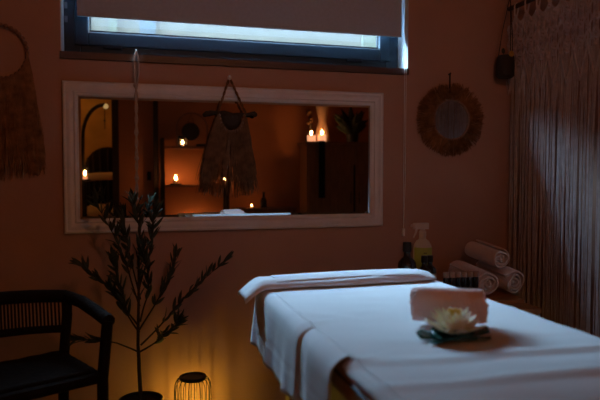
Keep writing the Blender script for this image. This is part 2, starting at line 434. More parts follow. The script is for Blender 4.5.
# knotted header: scallop cords, net of crossing cords, knots and vertical cords
ys = [Y0+(Y1-Y0)*i/420 for i in range(421)]
hd.tube([(CX-.004, y, top_z(y)) for y in ys], .0055, 5)
hd.tube([(CX-.006, y, top_z(y)-.012) for y in ys], .004, 5)
npan = int((Y0-Y1)/P)+1
for k in range(npan+1):
    yc = .028-P*k
    hd.tube([(CX-.012, yc, 2.155), (CX-.017, yc-.004, 2.215), (CX, yc, 2.232), (CX+.017, yc+.004, 2.215), (CX+.004, yc, 2.155)], .005, 6)
for k in range(npan):
    ya = .028-P*k; yb = ya-P; ym = (ya+yb)/2
    for lev, (zt, zb_) in enumerate(((2.13, 2.04), (2.04, 1.95), (1.95, 1.86))):
        for d in (-1, 1):
            for o in (-.006, .006):
                for hh in (0, 1):
                    ysn, yen = (ya, ym) if hh == 0 else (ym, yb)
                    zs, ze = (zt, zb_) if (d == 1) == (hh == 0) else (zb_, zt)
                    if lev == 2 and d == -1: zs -= .0
                    pts = [(CX-.008, ysn+(yen-ysn)*q/4, min(zs+(ze-zs)*q/4+o, top_z(ysn+(yen-ysn)*q/4)-.008)) for q in range(5)]
                    hd.tube(pts, .0032, 5)
        for (y_, z_) in ((ya, zt), (ym, zb_), (ym, zt), (ya, zb_)):
            hd.ball((CX-.012, y_, min(z_, top_z(y_)-.01)), .0095, 8, 6)
        for q in range(3):
            a = q*2.1; hd.ball((CX-.012, ym+.012*cos(a), (zt+zb_)/2+.012*sin(a)), .008, 7, 5)
    for q in range(15):
        y = ya+(yb-ya)*(q+.5)/15; t = ((-y+.028)/P) % 1.0
        hd.tube([(CX, y, top_z(y)-.01), (CX+random.uniform(-.006, .006), y+random.uniform(-.004, .004), 2.0), (CX, y, 1.86-.16*(1-abs(2*t-1)))], .0022, 4, cap=False)
    pts = [(CX-.012, ya+(yb-ya)*q/8, 1.87-.16*(1-abs(q/4-1))) for q in range(9)]; hd.tube(pts, .0032, 5)
    pts = [(CX-.012, ya+(yb-ya)*q/8, 1.855-.16*(1-abs(q/4-1))) for q in range(9)]; hd.tube(pts, .0028, 5)
hd.build('knotted_header', 'cream', cu)

# hanging pouch planter beside the curtain
hp = thing('hanging_planter', (2.11, -.1, 1.783), 'small dark hanging planter with a dried flower beside the curtain', 'planter')
MB().lathe([(0, 0), (.04, 0), (.05, .01), (.053, .06), (.05, .12), (.044, .13), (.04, .128), (.045, .118), (.044, .06), (0, .055)], (2.11, -.1, 1.783), 20).build('pot', 'drift', hp)
b = MB()
for dx, dy in ((-.048, 0), (.048, 0), (0, -.048)):
    b.tube([(2.11+dx, -.1+dy, 1.9), (2.12+dx*.7, -.1+dy*.7, 2.05), (2.15, -.08, 2.27), (2.16, -.02, 2.30)], .0028, 5)
b.build('cords', 'drift', hp)
MB().tube([(2.16, 0, 2.31), (2.16, -.03, 2.30), (2.16, -.035, 2.315)], .004, 6).build('wall_hook', 'wire', hp)
b = MB(); fc = Vector((2.115, -.15, 1.915))
for k in range(12):
    a = 2*pi*k/12; b.ball(fc+Vector((.011*cos(a), 0, .011*sin(a))), .0065, 6, 5)
b.ball(fc+Vector((0, -.004, 0)), .007, 8, 6); f_ = b.build('flower', 'flower', hp)
sub(MB().tube([fc+Vector((0, .006, 0)), (2.113, -.13, 1.90), (2.11, -.1, 1.85)], .002, 5).tube([(2.11, -.1, 1.84), (2.08, -.12, 1.93)], .002, 4).ball((2.08, -.122, 1.935), .012, 7, 5, (1, .5, 1.4)), 'stem', 'leaf', f_, hp)

# ------------------------------------------------------------------ massage table
BX0, BX1, BY0, BY1, BZ = .415, 1.115, -1.135, -3.02, .82
mt = thing('massage_table', (.765, -2.08, 0), 'padded massage table with tan vinyl sides and beech legs', 'massage table')
b = MB()
def rbox(x0, x1, y0, y1, z0, z1, r, n=5):
    rows = []
    prof = [(r, z0)]+[(r-r*sin(pi/2*i/n)*1, z0+r-r*cos(pi/2*i/n)) for i in range(n+1)]+[(r-r*cos(pi/2*i/n), z1-r+r*sin(pi/2*i/n)) for i in range(n+1)]
    v = []; f = []
    ring = lambda d, z: [(x0+d, y0+d, z), (x1-d, y0+d, z), (x1-d, y1-d, z), (x0+d, y1-d, z)]
    for d, z in prof: v += ring(d, z)
    k = len(prof)
    for i in range(k-1):
        for j in range(4): f.append((i*4+j, i*4+(j+1) % 4, (i+1)*4+(j+1) % 4, (i+1)*4+j))
    f += [(3, 2, 1, 0), tuple((k-1)*4+j for j in range(4))]
    return MB().add(v, f)
pad = rbox(BX0+.008, BX1-.008, BY1+.006, BY0-.02,   .735, .810, .024).build('pad', 'vinyl', mt)
b = MB(); r_ = .004
b.tube([(BX0+.009, BY1+.01, .788), (BX0+.009, BY0-.03, .788)], r_, 6).tube([(BX1-.009, BY1+.01, .788), (BX1-.009, BY0-.03, .788)], r_, 6)
sub(b, 'piping', 'piping', pad, mt)
b = MB()
b.box((BX0+.03, BY1+.03, .655), (BX0+.055, BY0-.03, .735)).box((BX1-.055, BY1+.03, .655), (BX1-.03, BY0-.03, .735))
b.box((BX0+.055, BY0-.055, .655), (BX1-.055, BY0-.03, .735)).box((BX0+.055, BY1+.03, .655), (BX1-.055, BY1+.055, .735))
b.build('rail', 'legwood', mt, bevel=.004, smooth=False)
for x in (BX0+.035, BX1-.035):
    for y in (BY0-.37, BY1+.2):
        b = MB().box((x-.018, y-.024, .0), (x+.018, y+.024, .66)); b.build('leg', 'legwood', mt, bevel=.004, smooth=False)
b = MB().box((BX0+.053, BY0-.38, .22), (BX1-.053, BY0-.36, .26)); b.build('stretcher', 'legwood', mt, bevel=.003, smooth=False)

# sheet over the table
def nz(x, y, s, k=0): return noise.noise(Vector((x*s, y*s, k)))
def top_h(x, y):
    z = BZ+.0025*nz(x, y, 5)+.0012*nz(x*.5, y, 16, 3)
    near = max(0, min(1, (-1.9-y)/.18))
    q = y+.10*(x-.8)+.02*nz(x, y, 4, 7)
    z += near*(.009*max(0, sin(q*42))**2*(.4+.6*max(0, min(1, (x-.5)/.3)))+.003*nz(x*.4, y, 12, 9))
    # folded-over bump by the hanging part of the sheet
    for (yc, xa, hgt, w) in ((-1.70, .43, .007, .02), (-2.03, .43, .006, .014)):
        d = y-yc-.45*max(0, x-.43)
        z += hgt*math.exp(-(d/w)**2)*max(0, 1-(x-.43)/.16)
    z += .003*math.exp(-((y+1.53+.8*(x-.43))/.03)**2)*max(0, 1-(x-.43)/.2)
    return z
b = MB(); R = .034
def side_row(y, hem, off, cr, sgn):
    out = []
    xe = BX0 if sgn < 0 else BX1
    for i in range(6):     # rounded edge
        a = pi/2*i/5
        zt = top_h(xe-sgn*R, y)
        out.append((xe-sgn*R+sgn*(R+off)*sin(a), y, zt-R+R*cos(a)+off*.4*cos(a)))
    z0 = out[-1][2]; nrow = 16
    if hem is None: return out[:4]
    for i in range(1, nrow+1):
        t = i/nrow; z = z0+(hem-z0)*t
        ripple = (.010*(1+sin(y*23+1.3*sin(t*2)))+.005*(1+sin(y*51+2)))*t+.003
        fold = -.0025*math.exp(-((t-.55)/.03)**2)-.002*math.exp(-((t-.78)/.03)**2)
        out.append((xe+sgn*(off*(1-.3*t)+.004*t+ripple*cr*.6+fold), y+.0*t, z))
    return out
def frange(a, c, n): return [a+(c-a)*i/n for i in range(n+1)]
ysT = frange(BY0+.012, BY1-.0, 220); xsT = frange(BX0+R, BX1-R, 60)
rows = []
for y in ysT: rows.append([(x, y, top_h(x, y)) for x in xsT])
b.grid(rows)
hemA = lambda y: .607+.012*sin(y*9)+.02*max(0, (y+1.3))+.03*max(0, (-1.25-y)/.45)
b.grid([side_row(y, hemA(y), .013*max(0, min(1, (-1.42-y)/.3))**1.6, 1, -1) for y in frange(BY0+.012, -1.735, 44)]
       +[side_row(-1.735-.002*k, hemA(-1.735), .013-.003*k, max(.2, 1-.25*k), -1) for k in range(1, 5)])
b.grid([side_row(y, .655+.02*(-1.7-y)/.3+.004*sin(y*40), .003+.015*max(0, min(1, (-1.72-y)/.12)), .8, -1) for y in frange(-1.690, -2.015, 32)])
b.grid([side_row(y, None, .001, 1, -1) for y in frange(-2.02, BY1, 60)])
b.grid([side_row(y, .70+.01*sin(y*8), .0, 1, 1) for y in frange(BY0+.012, BY1, 90)])
# head end turned down, with rounded corners joining the side drapes
xh = [BX0-.004]+frange(BX0+.01, BX1-.01, 40)+[BX1+.004]
hr = []
for i in range(9):
    a = pi/2*i/8
    hr.append([(x, BY0+.012+R*.7*sin(a)*min(1, max(.1, (x-BX0)/R), ), top_h(min(max(x, BX0+R), BX1-R), BY0)-R*(1-cos(a)) - (0 if BX0+R < x < BX1-R else .6*min(R, max(BX0+R-x, x-BX1+R))*cos(a))) for x in xh])
hr.append([(x, BY0+.036*min(1, max(.35, (x-BX0)/R)), .66) for x in xh]); b.grid(hr)
sh = b.build('bed_sheet', 'sheet', None, solid=.0022, angle=70)
tag(sh, 'white cotton sheet draped over the massage table, hanging down its left side', 'bed sheet')

# cloth laid across the head end
rows = []
nx, na = 60, 22
for i in range(nx+1):
    t = i/nx; x = .358+.722*t
    edge = min(1, t/.095); droop = -.045*(1-edge)**1.3
    hgt = .022*(.75+.25*edge)+.003*max(0, (t-.72)/.28)*(1-max(0, (t-.93)/.07)*.9)
    if t > .93: hgt *= 1-.5*(t-.93)/.07
    row = []
    for k in range(na+1):
        a = pi*k/na
        yy = -1.145+.072*cos(a)*(1-.2*max(0, t-.85)/.15) + .015*(t-.5)
        zz = .818+hgt*sin(a)**.6+droop+.0035*sin(x*14+k*.5)*sin(a)+.003*nz(x*3, k*.3, 2)
        row.append((x, yy, zz+.010))
    rows.append(row)
b = MB().grid(rows)
# folded-over flap on top
rows = []
for i in range(31):
    t = i/30; x = .47+.60*t
    rows.append([(x, -1.21+.10*q/8+.012*sin(t*3), .831+(.023+.003*max(0, t-.6))*sin(pi*(.12+.6*q/8))**.6+.006*sin(t*pi)*.5-(.02*max(0, t-.9)/.1)) for q in range(9)])
b.grid(rows)
hc = b.build('head_cloth', 'cloth', None, solid=.005, angle=70)
tag(hc, 'long folded white cloth laid across the head end of the massage table', 'cloth')

# ------------------------------------------------------------------ rolled towels
def roll_mesh(L, Rr, turns=3.2, th=.010, squash=1.0, sq=1.0, n=110, seed=0):
    """spiral-rolled cloth along local x, centre of roll at the origin"""
    rnd = random.Random(seed); r0 = .006
    outer = []; inner = []
    pitch = (Rr-r0)/turns
    for i in range(n+1):
        a = 2*pi*turns*i/n; r = r0+pitch*a/(2*pi)
        wob = 1+.05*sin(a*2+seed)+.03*sin(a*3.3+1+seed)
        ca, sa = cos(a), sin(a)
        if sq != 1:
            k = (abs(ca)**sq+abs(sa)**sq)**(-1/sq)
        else: k = 1
        outer.append((r*k*ca*wob, r*k*sa*wob*squash)); r2 = max(.001, r-th*.82 if r-th*.82 > 0 else .001)
        inner.append((r2*k*ca*wob, r2*k*sa*wob*squash))
    m = MB(); nL = 14; v = []; f = []
    W = 2*(n+1)
    for j in range(nL+1):
        t = j/nL; x = (t-.5)*L
        end = (abs(t-.5)*2)**10
        for i in range(n+1):
            fr = i/n; ax = x+(.006*sin(fr*30+seed)+.004*sin(fr*11))*(1 if t > .5 else -1)*end
            s_ = 1-.05*end + .006*nz(fr*9, t*5, 2, seed)
            v.append((ax, outer[i][0]*s_, outer[i][1]*s_))
        for i in range(n, -1, -1):
            fr = i/n; ax = x+(.006*sin(fr*30+seed)+.004*sin(fr*11))*(1 if t > .5 else -1)*end
            v.append((ax, inner[i][0], inner[i][1]))
    for j in range(nL):
        for i in range(W): f.append((j*W+i, j*W+(i+1) % W, (j+1)*W+(i+1) % W, (j+1)*W+i))
    for i in range(n):
        f.append((i, i+1, W-2-i, W-1-i)); o = nL*W; f.append((o+W-1-i, o+W-2-i, o+i+1, o+i))
    return m.add(v, f)
def place_roll(name, c, yaw, L, Rr, label, cat, m, group=None, **k):
    mb = roll_mesh(L, Rr, **k)
    mb.xf(Matrix.Translation(c) @ Matrix.Rotation(yaw, 4, 'Z'))
    o = mb.build(name, m, None, angle=60); tag(o, label, cat, group); return o
# on the table
place_roll('rolled_towel', (.792, -1.800, BZ+.056), radians(-26), .182, .053, 'small blush towel rolled up behind the lotus flower on the massage table', 'towel', 'terry2', turns=2.6, th=.014, sq=3.2, squash=.98, seed=3, n=140)

# ------------------------------------------------------------------ lotus
LC = Vector((.742, -1.917, BZ+.005))
lo = thing('lotus_flower', tuple(LC), 'artificial cream lotus flower on glossy dark green leaves in front of the rolled towel', 'flower')
for k, (a0, rr, el) in enumerate(((3.4, .075, 0), (5.8, .072, .1), (1.2, .055, .0))):
    rows = []
    cx = LC.x+.02*cos(a0); cy = LC.y+.02*sin(a0)
    for i in range(29):
        a = a0+radians(10)+(2*pi-radians(20))*i/28
        row = []
        for q in range(6):
            s_ = q/5; r = rr*s_*(1+.05*sin(a*5))
            row.append((cx+r*cos(a), cy+r*sin(a)*.75, LC.z+.003+k*.003+.008*s_**3*(1+.8*sin(a*3+k))+.002*sin(a*9)*s_))
        rows.append(row)
    MB().grid(rows).build('leaf', 'pad', lo, solid=.0025)
def petal(mb, az, tilt, L, w, base_r, z0):
    rows = []
    for i in range(8):
        t = i/7; half = w*sin(pi*min(.98, .12+.86*t))**.8*(1-.25*t)
        if i == 7: half = .001
        rad = base_r+L*(t*cos(tilt)+.0); zz = z0+L*t*sin(tilt)+L*.22*t*t
        row = []
        for q in range(5):
            s_ = (q-2)/2; lift = .35*half*s_*s_
            rr_ = rad-lift*sin(tilt); z_ = zz+lift*cos(tilt)
            row.append((LC.x+rr_*cos(az)-half*s_*sin(az), LC.y+rr_*sin(az)+half*s_*cos(az), z_))
        rows.append(row)
    mb.grid(rows)
for ring, (n, tilt, L, w, br, z0) in enumerate(((11, .22, .064, .0145, .012, .012), (11, .58, .056, .0135, .010, .016), (10, .88, .050, .0125, .008, .018), (8, 1.15, .042, .010, .005, .020))):
    for k in range(n):
        b = MB(); petal(b, 2*pi*(k+.5*(ring % 2))/n+random.uniform(-.08, .08), tilt+random.uniform(-.06, .06), L*random.uniform(.94, 1.06), w, br, LC.z+z0)
        b.build('petal', 'petal', lo, solid=.0012)
b = MB()
for k in range(26):
    a = random.random()*6.28; r = .010*sqrt(random.random()); b.tube([(LC.x+r*cos(a), LC.y+r*sin(a), LC.z+.02), (LC.x+1.5*r*cos(a), LC.y+1.5*r*sin(a), LC.z+.066)], .0016, 4); b.ball((LC.x+1.5*r*cos(a), LC.y+1.5*r*sin(a), LC.z+.067), .0036, 5, 4)
b.build('stamens', 'stamen', lo)
MB().lathe([(0, .006), (.022, .008), (.026, .02), (.012, .026), (0, .026)], tuple(LC), 16).build('flower_base', 'pad', lo)

# ------------------------------------------------------------------ side table with bottles and towels
TZ = .53
ts = thing('side_table', (1.70, -.33, 0), 'low wooden side table in the corner holding bottles and rolled towels', 'table')
MB().box((1.24, -.58, TZ-.03), (2.02, -.08, TZ)).build('table_top', 'tablewood', ts, bevel=.004, smooth=False)
for x in (1.27, 1.99):
    for y in (-.55, -.11): MB().box((x-.02, y-.02, 0), (x+.02, y+.02, TZ-.03)).build('leg', 'tablewood', ts, bevel=.003, smooth=False)
for y in (-.555, -.125): MB().box((1.26, y, TZ-.10), (2.0, y+.02, TZ-.03)).build('apron', 'tablewood', ts, smooth=False)
MB().box((1.27, -.54, .16), (1.99, -.12, .18)).build('lower_shelf', 'tablewood', ts, smooth=False)
RZ = .641
tag(MB().box((1.26, -.56, TZ+.001), (1.70, -.30, RZ-.001)).build('wooden_box', 'cabwood', None, bevel=.004, smooth=False), 'dark wooden box on the side table carrying the bottles and vials', 'box')
wd = MB().add([(1.725, -.45, TZ+.001), (2.01, -.45, TZ+.001), (2.01, -.09, TZ+.001), (1.725, -.09, TZ+.001), (1.725, -.45, .548), (2.01, -.45, .548), (2.01, -.09, .588), (1.725, -.09, .588)], [(3,2,1,0),(4,5,6,7),(0,1,5,4),(1,2,6,5),(2,3,7,6),(3,0,4,7)])
tag(wd.build('slanted_tray', 'tablewood', None, smooth=False), 'slanted wooden stand under the three rolled towels', 'stand')
def place_towel(front, L, Rr, label, **k):
    d = Vector((.02, -.27, -.03)).normalized(); c = Vector(front)-d*L/2
    mb = roll_mesh(L, Rr, **k)
    mb.xf(Matrix.Translation(c) @ Matrix.Rotation(atan2(d.y, d.x), 4, 'Z') @ Matrix.Rotation(math.asin(-d.z), 4, 'Y'))
    tag(mb.build('towel_roll', 'terry', None, angle=60), label, 'towel', 'rolled towels on the side table')
place_towel((1.806, -.42, .634), .29, .074, 'rolled pale towel at the lower left of the stack of three', turns=3.4, th=.015, seed=1, squash=.95)
place_towel((1.972, -.42, .634), .28, .073, 'rolled pale towel at the lower right of the stack, next to the curtain', turns=3.4, th=.014, seed=5, squash=.95)
place_towel((1.900, -.40, .764), .26, .064, 'rolled pale towel lying on top of the other two rolls', turns=3.2, th=.013, seed=8, squash=.95)

def bottle(c, rr, hh, label, big=False, lab=True, group=None):
    t = thing('dark_bottle', c, label, 'bottle', group)
    hn = hh*.66
    MB().lathe([(0, 0), (rr*.92, 0), (rr, .004), (rr, hn*.78), (rr*.93, hn*.88), (rr*.7, hn*.97), (rr*.42, hn*1.04), (rr*.36, hn*1.1), (rr*.36, hh*.84), (0, hh*.84)], c, 28).build('body', 'brownglass', t)
    MB().lathe([(0, hh*.80), (rr*.46, hh*.80), (rr*.48, hh*.82), (rr*.46, hh*.99), (rr*.4, hh), (0, hh)], c, 24).build('cap', 'cap', t)
    if lab:
        rows = []; z0, z1 = c[2]+hn*.12, c[2]+hn*.70
        for i in range(15):
            a = radians(-150)+radians(200)*i/14-radians(30); rows.append([(c[0]+(rr+.0008)*cos(a), c[1]+(rr+.0008)*sin(a), z) for z in (z0, z1)])
        lb = MB().grid(rows).build('label', 'label', t)
        b = MB(); ang = atan2(-1, -.55)
        def tick(a, za, zb_, w=.0025, lean=0):
            p = [(c[0]+(rr+.0016)*cos(a+lean*s_), c[1]+(rr+.0016)*sin(a+lean*s_), z) for s_, z in ((0, za), (1, zb_))]; b.tube(p, w*.5, 4)
        zt = z1-(z1-z0)*.12; s_ = rr*.55
        tick(ang-.12, zt-s_, zt, lean=.12); tick(ang+.12, zt-s_, zt, lean=-.12); tick(ang+.3, zt-s_, zt)
        for k in range(2): 
            zz = zt-s_*1.5-k*s_*.5
            b.tube([(c[0]+(rr+.0016)*cos(ang+q*.1), c[1]+(rr+.0016)*sin(ang+q*.1), zz) for q in range(-4, 5)], .0012, 4)
        sub(b, 'lettering', 'ink', lb, t)
    return t
bottle((1.312, -.47, RZ), .046, .24, 'large dark bottle with a pale label, leftmost on the wooden box')
bottle((1.392, -.50, RZ), .034, .173, 'small dark bottle in front of the spray bottle, without a visible label', lab=False)
bottle((1.452, -.445, RZ), .033, .165, 'small dark bottle with a pale label, right of the spray bottle')
# spray bottle
sc = (1.455, -.355, RZ)
sp = thing('spray_bottle', sc, 'pinkish white trigger spray bottle with a yellow green label', 'bottle')
MB().lathe([(0, 0), (.045, 0), (.048, .006), (.048, .185), (.045, .208), (.032, .230), (.019, .239), (.017, .262), (0, .262)], sc, 28).build('body', 'spray', sp)
sc0 = sc; sc = (sc[0], sc[1], sc[2]+.026)
hd_ = MB().lathe([(0, .228), (.019, .228), (.019, .255), (.013, .258), (.013, .27), (0, .27)], sc, 18)
hd_.box((sc[0]-.052, sc[1]-.014, sc[2]+.265), (sc[0]+.03, sc[1]+.014, sc[2]+.298))
ho = hd_.build('spray_head', 'spray', sp, bevel=.003)
sub(MB().tube([(sc[0]-.034, sc[1], sc[2]+.268), (sc[0]-.040, sc[1], sc[2]+.245), (sc[0]-.052, sc[1], sc[2]+.222)], [.007, .006, .004], 8), 'trigger', 'spray', ho, sp)
sub(MB().tube([(sc[0]-.05, sc[1], sc[2]+.284), (sc[0]-.066, sc[1], sc[2]+.284)], .008, 10), 'nozzle', 'spray', ho, sp)
rows = []
for i in range(15):
    a = radians(-165)+radians(170)*i/14-radians(10); rows.append([(sc[0]+.0488*cos(a), sc[1]+.0488*sin(a), sc[2]+z) for z in (.06, .172)])
lb = MB().grid(rows).build('label', 'green', sp)
b = MB()
for k, zz in enumerate((.145, .125, .115)):
    b.tube([(sc[0]+.0496*cos(radians(-100+q*5)), sc[1]+.0496*sin(radians(-100+q*5)), sc[2]+zz) for q in range(-5 if k else -2, 6 if k else 3)], .002 if k == 0 else .001, 4)
sub(b, 'lettering', 'ink', lb, sp)
# row of little vials with pale labels
vt = None
order = ['leftmost', 'second from the left', 'third from the left', 'third from the right', 'second from the right', 'rightmost']
for k in range(6):
    x = 1.510+.0325*k; c = (x, -.505-.002*k, RZ)
    if vt is None:
        vt = thing('oil_vial', c, '', 'vial', 'little oil vials in a row')
        MB().lathe([(0, 0), (.0135, 0), (.0145, .003), (.0145, .052), (.012, .060), (.0075, .064), (0, .064)], c, 18).build('body', 'brownglass', vt)
        MB().lathe([(0, .058), (.0145, .058), (.0152, .060), (.0152, .083), (.0135, .085), (0, .085)], c, 18).build('cap', 'label', vt)
        o = vt
    else: o = copy_tree(vt); o.location = c
    o['label'] = ('little dark oil vial with pale cap, %s in the row of six' % order[k])

# ------------------------------------------------------------------ olive plant
pl = thing('olive_tree', (.02, -.4, 0), 'potted olive tree with narrow dark leaves below the left of the mirror', 'plant')
MB().lathe([(0, 0), (.075, 0), (.082, .01), (.097, .18), (.099, .193), (.092, .195), (.088, .18), (0, .175)], (.02, -.4, 0), 28).build('pot', 'pot', pl)
MB().lathe([(0, .178), (.088, .176)], (.02, -.4, 0), 20).build('soil', 'soil', pl)
br = [
 [(.02,.17),(.01,.33),(.01,.44),(.02,.65),(.02,.82),(.02,.97),(0,1.08)],
 [(.01,.41),(-.08,.45),(-.15,.46),(-.26,.46)], [(.01,.53),(-.06,.64),(-.13,.72),(-.22,.80)],
 [(.02,.62),(-.03,.80),(-.10,.96),(-.16,1.09)], [(.02,.69),(.06,.85),(.08,.97),(.09,1.05)],
 [(.02,.51),(.10,.64),(.16,.73),(.19,.82)], [(.02,.41),(.09,.46),(.14,.51),(.18,.56)],
 [(.02,.44),(.15,.56),(.27,.69),(.41,.80)], [(.02,.65),(-.01,.82),(-.04,.92),(-.05,1.0)],
 [(.02,.55),(.06,.68),(.05,.80),(.04,.90)], [(.02,.50),(-.04,.60),(-.06,.72),(-.09,.84)]]
depth = [0, .10, .06, .08, -.08, .12, -.1, .05, .14, -.14, -.06]
lf = MB(); bk = MB()
def leaf(mb, p, d, L, w):
    d = d.normalized(); up = Vector((random.uniform(-1, 1), random.uniform(-1, 1), random.uniform(-1, 1))); n_ = d.cross(up)
    if n_.length < .1: n_ = d.orthogonal()
    n_.normalize(); k = d.cross(n_); bend = random.uniform(-.25, .25)
    rows = []
    for i in range(6):
        t = i/5; hw = w*sin(pi*(.06+.92*t))**.8
        c_ = p+d*L*t+k*bend*L*t*t
        rows.append([c_-n_*hw+k*hw*.3, c_, c_+n_*hw+k*hw*.3])
    mb.grid(rows)
for bi, pts in enumerate(br):
    P3 = []
    m_ = len(pts)
    # resample smoothly
    for i in range(m_-1):
        for q in range(5):
            t = q/5; x = pts[i][0]+(pts[i+1][0]-pts[i][0])*t; z = pts[i][1]+(pts[i+1][1]-pts[i][1])*t
            s_ = (i+t)/(m_-1); P3.append(Vector((x+.004*sin(9*s_+bi), -.4+depth[bi]*s_, z)))
    P3.append(Vector((pts[-1][0], -.4+depth[bi], pts[-1][1])))
    r0 = .0105 if bi == 0 else .0045
    bk.tube(P3, [r0*(1-.82*i/(len(P3)-1)) for i in range(len(P3))], 7)
    for i, p in enumerate(P3):
        s_ = i/(len(P3)-1)
        if (bi == 0 and s_ < .5) or (bi and s_ < .25): continue
        if bi == 1 and s_ < .6: continue
        for q in range(2 if bi == 0 else 3):
            t_ = (P3[min(i+1, len(P3)-1)]-P3[max(i-1, 0)]).normalized()
            side = Vector((random.uniform(-1, 1), random.uniform(-.8, .8), random.uniform(-.5, .8)))
            leaf(lf, p, t_*1.0+side*.75, random.uniform(.045, .078), random.uniform(.006, .0095))
    for q in range(3): leaf(lf, P3[-1], (P3[-1]-P3[-3]).normalized()+Vector((random.uniform(-.5, .5), random.uniform(-.5, .5), random.uniform(-.3, .5))), .07, .008)
bk.build('trunk', 'bark', pl); lf.build('foliage', 'leaf', pl, solid=.0006)

# ------------------------------------------------------------------ wire lantern
lc = (.278, -.165, 0)
la = thing('wire_lantern', lc, 'black wire cage lantern glowing amber on the floor under the mirror', 'lantern')
b = MB()
for k in range(20):
    a = 2*pi*k/20
    prof_ = [(.058, .192), (.078, .182), (.089, .160), (.092, .130), (.092, .03), (.086, .012), (.07, .006)]
    b.tube([(lc[0]+r*cos(a), lc[1]+r*sin(a), z) for r, z in prof_], .0019, 5)
b.build('wire_cage', 'wire', la)
MB().lathe([(.050, .184), (.066, .184), (.068, .190), (.066, .198), (.055, .200), (.053, .194), (.050, .192)], lc, 32, cap=False).build('top_ring', 'wire', la)
MB().lathe([(0, .188), (.051, .188), (.051, .193), (0, .193)], lc, 32).build('lid', 'wire', la)
MB().lathe([(0, 0), (.075, 0), (.078, .006), (.075, .012), (0, .012)], lc, 32).build('base_plate', 'wire', la)
MB().lathe([(0, .0124), (.016, .0124), (.016, .016), (0, .016)], lc, 24).build('lamp_socket', 'wire', la)
MB().lathe([(0, .016), (.008, .019), (.010, .03), (.007, .046), (0, .054)], lc, 16).build('bulb', 'lampfire', la)

# ------------------------------------------------------------------ rattan armchair
ac = thing('rattan_armchair', (0, 0, 0), 'dark rattan armchair in the shadow at the lower left, left of the olive tree', 'armchair')
def wband(pts, w, h, name, par=ac):
    return MB().tube(pts, w, 10).build(name, 'rattan', par)
sd = MB(); rows = []
for i in range(13):
    x = -.26+.52*i/12
    rows.append([(x, -.22+.33*q/12, .475-.012*sin(pi*i/12)*sin(pi*q/12)+.003*((i+q) % 2)) for q in range(13)])
sd.grid(rows); seat = sd.build('seat', 'rattan', ac, solid=.02)
sub(MB().tube([(-.27, -.23, .465), (.27, -.23, .465), (.27, .10, .465), (-.27, .10, .465), (-.27, -.23, .465)], .022, 8), 'seat_rail', 'rattan', seat, ac)
for sx in (-1, 1):
    wband([(sx*.28, -.23, 0), (sx*.28, -.235, .46), (sx*.30, -.24, .675)], .021, 0, 'leg')
    wband([(sx*.25, .09, 0), (sx*.255, .08, .46), (sx*.28, .10, .64), (sx*.285, .115, .715)], .021, 0, 'leg')
    wband([(sx*.285, .115, .715), (sx*.30, .0, .708), (sx*.305, -.12, .69), (sx*.30, -.25, .675)], .025, 0, 'armrest')
bkr = MB()
arc = lambda x: .115+.10*(1-(x/.285)**2)
xs = frange(-.285, .285, 16)
bkr.tube([(x, arc(x), .715+.008*(1-(x/.285)**2)) for x in xs], .027, 10)
bo = bkr.build('backrest', 'rattan', ac)
sub(MB().tube([(x*.97, arc(x)-.02, .585) for x in xs], .016, 8), 'lower_rail', 'rattan', bo, ac)
b = MB()
for i in range(44):
    x = -.27+.54*i/43; b.tube([(x, arc(x)-.012, .585), (x, arc(x), .725)], .0042, 5)
sub(b, 'spindles', 'rattan', bo, ac)
ac.location = (-.475, -.80, 0); ac.rotation_euler = (0, 0, radians(26.8))

# ------------------------------------------------------------------ rear of the room (seen in the mirror)
lf_ = thing('ladder_shelf', (.73, -4.4, 0), 'open wooden shelf unit with candles reflected in the left half of the mirror', 'shelf')
for x in (.345, 1.135):
    for y in (-4.32, -4.54): MB().box((x-.022, y-.016, 0), (x+.022, y+.016, 1.66)).build('post', 'darkwood', lf_, smooth=False)
for z in (.55, 1.085, 1.56): MB().box((.33, -4.555, z-.025), (1.15, -4.305, z)).build('shelf_board', 'cabwood', lf_, smooth=False)
def candle(name, c, r, h, label, m='waxdim', glass=True, fl=1.0, cat='candle', group=None, holder=None, fm='flame'):
    t = thing(name, c, label, cat, group)
    MB().lathe([(0, .003), (r*.86, .003), (r*.86, h*.8), (r*.5, h*.76), (0, h*.76)], c, 24).build('wax', m, t)
    if glass: MB().lathe([(r*.94, 0), (r, 0), (r, h), (r*.94, h)], c, 24, cap=False).build('glass_cup', 'cup', t)
    if holder: MB().lathe([(0, 0), (r*1.5, 0), (r*1.5, .014), (0, .014)], (c[0], c[1], c[2]-.014), 20).build('coaster', 'black', t)
    s_ = .012*fl
    MB().lathe([(0, 0), (s_*.7, s_*.8), (s_, s_*1.6), (s_*.6, s_*3), (0, s_*4.4)], (c[0], c[1], c[2]+h*.8), 12).build('flame', fm, t)
    return t
candle('candle_glass', (.508, -4.42, 1.10), .045, .05, 'lit candle bowl with a tall flame on the lower shelf of the unit', fl=1.3, holder=True, fm='tallflame')
candle('candle_glass', (1.115, -4.42, 1.087), .035, .06, 'lit candle on the lower shelf, seen through the fringe in the mirror', fl=1.0)
candle('candle_glass', (.74, -4.42, .552), .035, .05, 'unseen lit candle added on the lowest board of the shelf unit to light the wall', fl=1.3)  # hidden below the mirror view, added to brighten the rear wall under the shelf
